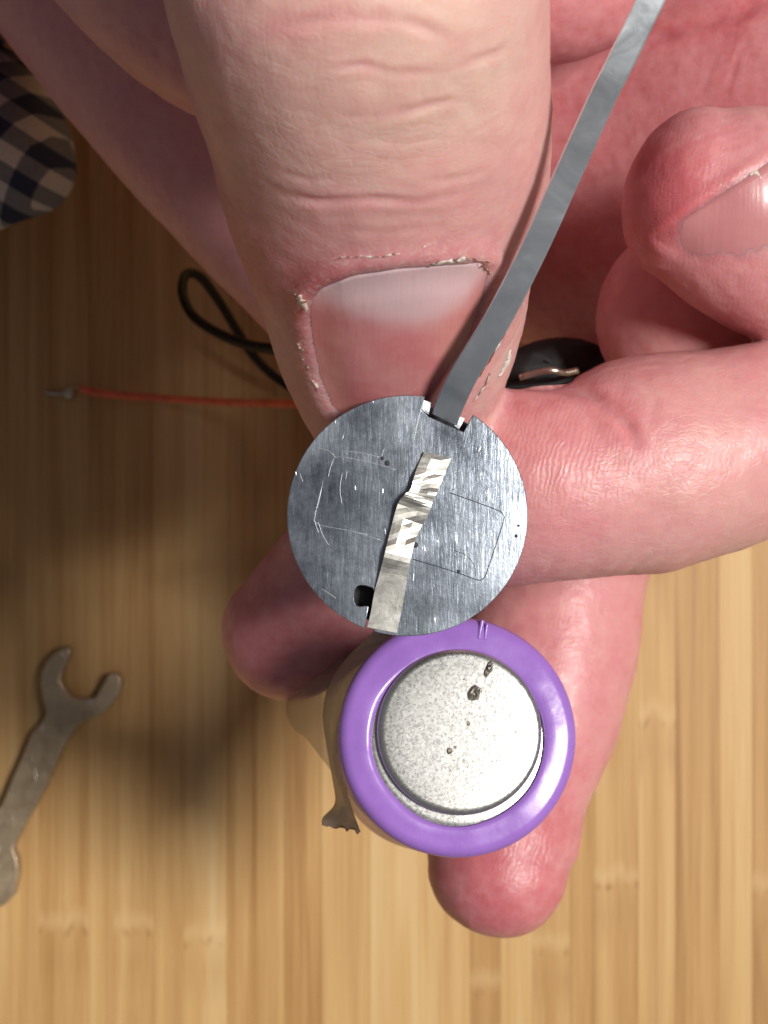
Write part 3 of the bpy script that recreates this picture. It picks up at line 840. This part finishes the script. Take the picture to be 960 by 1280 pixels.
tab = ribbon('tab', tl, tr, M_TAB, disc, 0.16, 4, 4, crum, label='shiny crumpled tab folded over the disc')
# long nickel strip rising from the notch across the thumb
def in_air(px, py, d): return P(px, py, d)
sl = [(540, 517), (549, 494), (566, 459), (612, 382), (655, 297), (697, 204), (736, 118), (755, 80), (794, 0), (846, -110)]
sr = [(a + 31, b + 15.0) for a, b in sl]
sd_ = [123.8, 122.4, 119.8, 116.3, 113.4, 111.0, 108.7, 107.8, 106.6, 105.2]
sl = [(a, b, d) for (a, b), d in zip(sl, sd_)]; sr = [(a, b, d) for (a, b), d in zip(sr, sd_)]
nst = ribbon('nickel_strip', sl, sr, M_STRIP, disc, 0.22, 8, 4, lambda a, b, t: 0.0, fn=in_air, label='long thin grey metal strip rising from the notch over the thumb')
nst.data.polygons.foreach_set('use_smooth', [False] * len(nst.data.polygons))
# little shoulders left in the notch
ribbon('notch_shoulder', [(530, 500, -0.15), (528, 511, -0.15), (529, 514, -0.2)], [(539, 503, -0.15), (537, 513, -0.15), (536, 518, -0.2)], M_SCRATCH, disc, 0.2, 3, 3)
ribbon('notch_shoulder', [(574, 520, -0.2), (571, 528, -0.2), (568, 532, -0.25)], [(581, 523, -0.2), (577, 531, -0.2), (574, 536, -0.25)], M_SCRATCH, disc, 0.2, 3, 3)
def score(line, rad, mat, name='score_line', up=0.0, n=5):
    L = catmull([(*on_disc(a, b, dome((a, b)) - 0.006),) for a, b in line], n)
    vs, fs = tube(L, rad, 6); return link_mesh(name, vs, fs, mat, disc)
score([(516, 699), (540, 706), (575, 717), (597, 725), (605, 722), (610, 710), (620, 680), (629, 652), (629, 644), (622, 638), (590, 626), (562, 616)], 0.035, M_LINE)
score([(567, 688), (582, 694), (592, 706), (594, 720)], 0.022, M_LINE)
for ln in ([(529, 502), (523, 524), (516, 556)], [(589, 523), (584, 545), (579, 562)], [(428, 590), (425, 612), (428, 632)], [(397, 650), (404, 670), (412, 682)], [(434, 588), (432, 600)], [(404, 600), (398, 630), (392, 644)], [(392, 648), (399, 668)],
           [(394, 560), (410, 563), (420, 572)], [(470, 735), (466, 760), (462, 780)], [(400, 735), (412, 742), (420, 748)], [(374, 590), (379, 603)], [(438, 664), (460, 668)], [(480, 560), (476, 575)], [(423, 563), (450, 566), (476, 572)], [(404, 602), (395, 640), (397, 655), (440, 664), (478, 676)], [(410, 598), (414, 582), (424, 571), (470, 580), (496, 588)], [(596, 655), (585, 672)]):
    score(ln, 0.02, M_SCRATCH, 'scratch')
for (a, b, r_) in ((648, 657, 0.10), (645, 670, 0.13), (573, 714, 0.12), (519, 681, 0.22), (484, 579, 0.2), (478, 573, 0.14), (566, 612, 0.06)):
    vs, fs = lathe([(r_, -0.03), (r_, 0.015), (r_ * 0.6, 0.03)], 9, on_disc(a, b, dome((a, b))), DN); link_mesh('pit', vs, fs, M_LINE, disc)

# ------------------------------------------------------------------ purple battery cell
cell = empty('battery_cell', 'purple wrapped round battery cell with bare silver end cap, gripped in the fingers', 'battery')
BC = P(573.5, 919, 130.0); ray = BC - np.array([0, 0, CAM_H]); ray /= np.linalg.norm(ray)
BA = -ray + np.array([0.085, 0.05, 0]); BA /= np.linalg.norm(BA)       # axis out of the end face
BX = np.array([1.0, 0, 0]) - BA * BA[0]; BX /= np.linalg.norm(BX); BY = np.cross(BA, BX)
RB = 9.2; LEN = 33.0
prof = [(RB - 0.4, -LEN), (RB, -LEN + 0.5), (RB, -1.75)]
for k in range(1, 9):
    a = k / 8 * math.pi / 2; prof.append((RB - 1.0 + 1.0 * math.cos(a), -1.75 + 1.0 * math.sin(a)))
prof += [(7.6, -0.66), (7.0, -0.60), (6.66, -0.66), (6.56, -0.78), (6.54, -1.2)]
vs, fs = lathe(prof, 96, BC, BA); fs = fs[:-2] + [fs[-1]]
# the shrink wrap hole sits a little off centre and is not quite round
rel = vs - BC; rr = np.hypot(rel @ BX, rel @ BY); th_ = np.arctan2(rel @ BY, rel @ BX)
wgt = np.clip((8.0 - rr) / 1.1, 0, 1)
vs = vs + wgt[:, None] * (np.outer(-0.02 + 0.05 * np.cos(3 * th_), BX) + np.outer(-0.26 + 0.06 * np.sin(5 * th_ + 1), BY))
vs = vs + np.outer(0.07 * np.sin(2 * th_ + 0.6) + 0.04 * np.sin(5 * th_) + 0.03 * np.sin(9 * th_ + 2) + 0.025 * np.sin(23 * th_) * np.sin(2 * th_ + 1) * np.clip((8.2 - rr) / 1.2, 0, 1), BA) * np.clip((rr - 6.5) / 1, 0, 1)[:, None]
wrapper = link_mesh('wrapper', vs, fs, M_PURPLE, cell)
def on_cell(px, py, up=0.0):
    o = np.array([0, 0, CAM_H]); r = P(px, py, 100.0) - o
    return o + r * ((BC + BA * up - o) @ BA / (r @ BA))
# can end under the wrapper and the raised cap
vs, fs = lathe([(7.6, -1.9), (7.6, -0.98), (6.4, -0.92), (0.01, -0.92)], 64, BC, BA); link_mesh('can_end', vs, fs, M_CAP, cell)
CR = 6.32; capp = [(CR - 0.15, -1.2), (CR, -0.75)]
for k in range(0, 9):
    a = k / 8 * math.pi / 2; capp.append((CR - 0.6 + 0.6 * math.cos(a), -0.55 + 0.45 * math.sin(a)))
capp += [(4.2, -0.08), (2.0, -0.07), (0.02, -0.07)]
CO = BC + BX * 0.10 + BY * 0.30
vs, fs = lathe(capp, 96, CO, BA); cap = link_mesh('cap', vs, fs, M_CAP, cell)
def lump(px, py, sx, sy, rot, hgt, seed, mat=M_WELD):
    r = np.random.default_rng(seed); c = on_cell(px, py, -0.07); vs, fs = [], []; seg = 12
    for k, (rad, h) in enumerate(((1.0, -0.05), (0.95, 0.3), (0.7, 0.9), (0.3, 0.5))):
        for i in range(seg):
            a = 2 * math.pi * i / seg; q = rad * (1 + r.uniform(-0.22, 0.22)); x_, y_ = sx * q * math.cos(a), sy * q * math.sin(a)
            X = x_ * math.cos(rot) - y_ * math.sin(rot); Y = x_ * math.sin(rot) + y_ * math.cos(rot)
            vs.append(c + BX * X + BY * Y + BA * (h * hgt * (1 + r.uniform(-0.3, 0.3))))
    for k in range(3):
        for i in range(seg):
            a, b = k * seg + i, k * seg + (i + 1) % seg; fs.append((a, b, b + seg, a + seg))
    fs.append(tuple(range(3 * seg, 4 * seg)))
    return link_mesh('weld_mark', vs, fs, mat, cell, smooth=False)
lump(611, 836, 0.28, 0.68, -0.45, 0.22, 1); lump(611.5, 835, 0.14, 0.42, -0.45, 0.36, 5, M_CAP)
lump(593.5, 866, 0.48, 0.62, -0.5, 0.34, 2); lump(597, 864, 0.18, 0.32, -0.5, 0.5, 6, M_CAP)
lump(585.5, 904.5, 0.13, 0.2, 0, 0.12, 3); lump(562, 939, 0.2, 0.24, 0, 0.14, 4); lump(569, 934, 0.1, 0.1, 0, 0.1, 7); lump(580, 849, 0.07, 0.07, 0, 0.06, 8)
# welded seam of the wrapper: a narrow raised ridge running over the shoulder
L = [on_cell(599, 799, -0.66), on_cell(600, 790, -0.68), on_cell(602, 781, -0.68), on_cell(603, 775, -0.66)]
vs, fs = tube(catmull([q - BA * 0.11 for q in L], 4), 0.19, 10); link_mesh('seam', vs, fs, M_PURPLE, cell)
L = [on_cell(606, 800, -0.66), on_cell(607.5, 790, -0.66), on_cell(609, 779, -0.62)]
vs, fs = tube(catmull([q - BA * 0.08 for q in L], 4), 0.13, 10); link_mesh('seam', vs, fs, M_PURPLE, cell)

# brown tape hanging off the side of the cell
def sheet(name, left, right, mat, nsub, cross, wav, seed, label, torn=False):
    r = random.Random(seed); L = catmull(left, nsub); R = catmull(right, nsub); n = len(L); top = []
    for i in range(n):
        for j in range(cross):
            t = j / (cross - 1); q = L[i] * (1 - t) + R[i] * t
            d = q[2] + wav * math.sin(3.0 * t + i * 0.35) * math.sin(math.pi * t)
            y = q[1] + (r.uniform(-6, 3) if torn and i == n - 1 else 0)
            top.append(P(q[0], y, d))
    K = len(top); vs = top + [p - np.array([0.03, 0.0, 0.05]) for p in top]; fs = []
    for i in range(n - 1):
        for j in range(cross - 1):
            a = i * cross + j; fs.append((a, a + cross, a + cross + 1, a + 1)); fs.append((K + a, K + a + 1, K + a + cross + 1, K + a + cross))
    rim = [j for j in range(cross)] + [i * cross + cross - 1 for i in range(1, n)] + [(n - 1) * cross + j for j in range(cross - 2, -1, -1)] + [i * cross for i in range(n - 2, 0, -1)]
    for a, b in zip(rim, rim[1:] + rim[:1]): fs.append((a, b, K + b, K + a))
    o = link_mesh(name, vs, fs, mat, cell); o['label'] = label
    bm = bmesh.new(); bm.from_mesh(o.data); bmesh.ops.recalc_face_normals(bm, faces=bm.faces); bm.to_mesh(o.data); bm.free()
    return o
sheet('tape', [(472, 785, 138), (440, 815, 141), (414, 850, 142), (404, 890, 142.5), (409, 935, 142.5), (416, 975, 142), (419, 1004, 141.5), (404, 1022, 141), (403, 1034, 140.8)],
      [(500, 800, 135.5), (455, 830, 136.5), (432, 870, 137), (424, 915, 137.5), (427, 950, 138), (433, 985, 138), (440, 1010, 138), (446, 1027, 138), (451, 1041, 138)], M_TAPE, 5, 12, 0.6, 3, 'brown translucent tape with a torn end', True)
sheet('tape', [(420, 800, 152), (370, 850, 154), (358, 885, 154), (368, 912, 153), (382, 922, 152), (400, 945, 150), (424, 976, 148), (446, 1005, 146)],
      [(470, 810, 146), (430, 850, 146), (415, 890, 146), (412, 915, 146), (418, 930, 145), (430, 955, 145), (444, 980, 144), (456, 1004, 144)], M_TAPE2, 5, 8, 0.5, 4, 'paler clear flap of tape')

# ------------------------------------------------------------------ wires
def wire(path, rad, n=8):
    return tube(catmull([P(*q) for q in path], n), rad, 12)
red = empty('red_wire', 'thin red insulated wire running from under the hand over the bamboo', 'wire')
vs, fs = wire([(101, 486, 236.5), (122, 491, 236), (160, 495, 235), (220, 499, 232), (290, 503, 227), (345, 504, 220), (400, 505.5, 210), (470, 506, 195), (560, 500, 176)], 0.52); link_mesh('insulation', vs, fs, M_REDWIRE, red)
vs, fs = wire([(102, 486.5, 236.5), (94, 484, 237.5), (86, 487, 238.5), (80, 491, 239), (70, 492, 239.5), (56, 490, 239.7)], 0.25); link_mesh('bare_tip', vs, fs, M_BARE, red)
vs, fs = lathe([(0.2, -0.5), (0.75, -0.2), (0.85, 0.3), (0.4, 0.75), (0.05, 0.8)], 10, P(86, 493, 239.3), (0.3, 0.2, 1)); link_mesh('solder_blob', vs, fs, M_BARE, red)
black = empty('black_wire', 'thin black insulated wire making a loop beside the thumb', 'wire')
vs, fs = wire([(765, 490, 166), (725, 474, 164), (680, 482, 163), (600, 484, 163), (480, 462, 165), (400, 449, 172), (350, 438, 180), (310, 431, 188), (270, 415, 196), (240, 393, 203), (228, 365, 208), (233, 343, 212), (250, 346, 215), (272, 374, 219), (296, 413, 224), (315, 442, 228), (340, 468, 232), (375, 490, 235), (430, 508, 236)], 0.60, 8); link_mesh('insulation', vs, fs, M_BLACKWIRE, black)
vs, fs = wire([(640, 466, 168), (670, 452, 166), (715, 455, 166), (742, 468, 167), (712, 480, 165), (668, 488, 164), (640, 482, 166)], 0.5, 7); link_mesh('coil', vs, fs, M_BLACKWIRE, black)
vs, fs = wire([(650, 472, 161), (672, 466, 160.5), (690, 463, 160), (706, 466, 160.5), (722, 463, 161)], 0.3, 6); link_mesh('bare_end', vs, fs, M_BARE, black)

hv = []; r0 = np.random.default_rng(4)
vs, fs = lathe([(3.4, -1.6), (4.4, -1.1), (4.6, 0.4), (4.1, 1.3), (2.6, 1.7), (0.3, 1.75)], 20, np.zeros(3), (0, 0, 1))
vs = np.array(vs) * np.array([1.15, 0.62, 1.0]) * (1 + 0.05 * r0.standard_normal((len(vs), 1))); ca, sa = math.cos(0.15), math.sin(0.15)
vs = np.stack([vs[:, 0] * ca - vs[:, 1] * sa, vs[:, 0] * sa + vs[:, 1] * ca, vs[:, 2]], 1) + P(692, 458, 167)
link_mesh('gap_shade', vs, fs, M_BLACK, black)  # added black lump, paints the deep shade of the gap behind the coil

# ------------------------------------------------------------------ spanner on the table
WZ = 2.6
def wp(px, py): return ((px - 480) / FPX * (CAM_H - WZ), (640 - py) / FPX * (CAM_H - WZ))
wo = [(84, 808), (88, 811), (88, 819), (80, 836), (75, 850), (82, 862), (91, 872), (105, 873), (119, 872), (127, 858), (134, 844), (140, 841), (147, 842), (152, 850), (151, 862), (145, 874), (134, 887), (121, 896), (108, 900), (98, 906), (88, 920), (78, 936), (59, 981), (38, 1020), (20, 1053), (17, 1062), (22, 1074), (23.5, 1092), (18, 1119), (6, 1131),
      (-12, 1140), (-34, 1143), (-40, 1138), (-36, 1128), (-20, 1112), (-20, 1098), (-34, 1088), (-48, 1090), (-60, 1104), (-70, 1108), (-74, 1100), (-70, 1080), (-58, 1064), (-40, 1056), (-24, 1050), (-14, 1036), (4, 1000), (16, 971), (28, 944), (39, 917), (52, 903), (58, 891), (53, 874), (50, 854), (52, 840), (57, 829), (66, 817), (76, 810)]
wrench = plate_from_outline('wrench', [wp(*q) for q in wo], 0, WZ - 0.1, M_WRENCH, None, 0.3)
wrench.data.transform(Matrix.Translation((0, 0, (WZ / 2 + 0.06) * MM)))
wrench['label'] = 'small dull steel open ended wrench lying on the bamboo'; wrench['category'] = 'wrench'

# ------------------------------------------------------------------ gingham shirt cuff
cuff_v, cuff_f, cuff_uv = [], [], []
A0, A1 = P(-420, 330, 214), P(62, 140, 206)
ax = A1 - A0; LN = np.linalg.norm(ax); ax /= LN
side = np.cross(ax, [0, 0, 1.0]); side /= np.linalg.norm(side); upv = np.cross(side, ax)
NS, NK = 40, 64
for i in range(NS):
    t = i / (NS - 1); s_ = t * LN
    endr = 1.0 if s_ < LN - 7 else math.sqrt(max(0.0, 1 - ((s_ - (LN - 7)) / 7.4) ** 2)) * 0.75 + 0.25
    if i == NS - 1: endr *= 0.8
    for k in range(NK):
        a = 2 * math.pi * k / NK
        wr = 1 + 0.04 * math.sin(3 * a + 0.2 * s_) + 0.03 * math.sin(7 * a - 0.13 * s_)
        r1, r2 = 10.4 * endr * wr, 15.0 * endr * wr
        cuff_v.append(A0 + ax * s_ + side * r1 * math.cos(a) + upv * r2 * math.sin(a))
        qv = cuff_v[-1]; cuff_uv.append(((qv[0] * 0.83 + qv[1] * -0.56) / 4.2 + 50.3, (qv[0] * 0.56 + qv[1] * 0.83) / 4.2 + 50.0 + 0.02 * qv[2]))
for i in range(NS - 1):
    for k in range(NK):
        a, b = i * NK + k, i * NK + (k + 1) % NK; cuff_f.append((a, b, b + NK, a + NK))
cuff_f.append(tuple(range((NS - 1) * NK, NS * NK)))
cuff = link_mesh('shirt_cuff', cuff_v, cuff_f, M_CLOTH)
uvl = cuff.data.uv_layers.new(name='UVMap')
for poly in cuff.data.polygons:
    for l in poly.loop_indices:
        u_, v_ = cuff_uv[cuff.data.loops[l].vertex_index]
        uvl.data[l].uv = (u_, v_)
sv, sf = tube(catmull([(-54, 61, 30), (-72, 66, 29), (-110, 74, 28), (-180, 84, 27)], 8), 23.0, 40, cap=True)
sleeve = link_mesh('sleeve', sv, sf, M_CLOTH, cuff); sl_uv = sleeve.data.uv_layers.new(name='UVMap')
for lp in sleeve.data.loops:
    q = np.array(sv[lp.vertex_index]); sl_uv.data[lp.index].uv = ((q[0] * 0.83 - q[1] * 0.56) / 4.2 + 50.3, (q[0] * 0.56 + q[1] * 0.83) / 4.2 + 50)
cuff['label'] = 'blue and white gingham shirt cuff below the wrist'; cuff['category'] = 'shirt cuff'
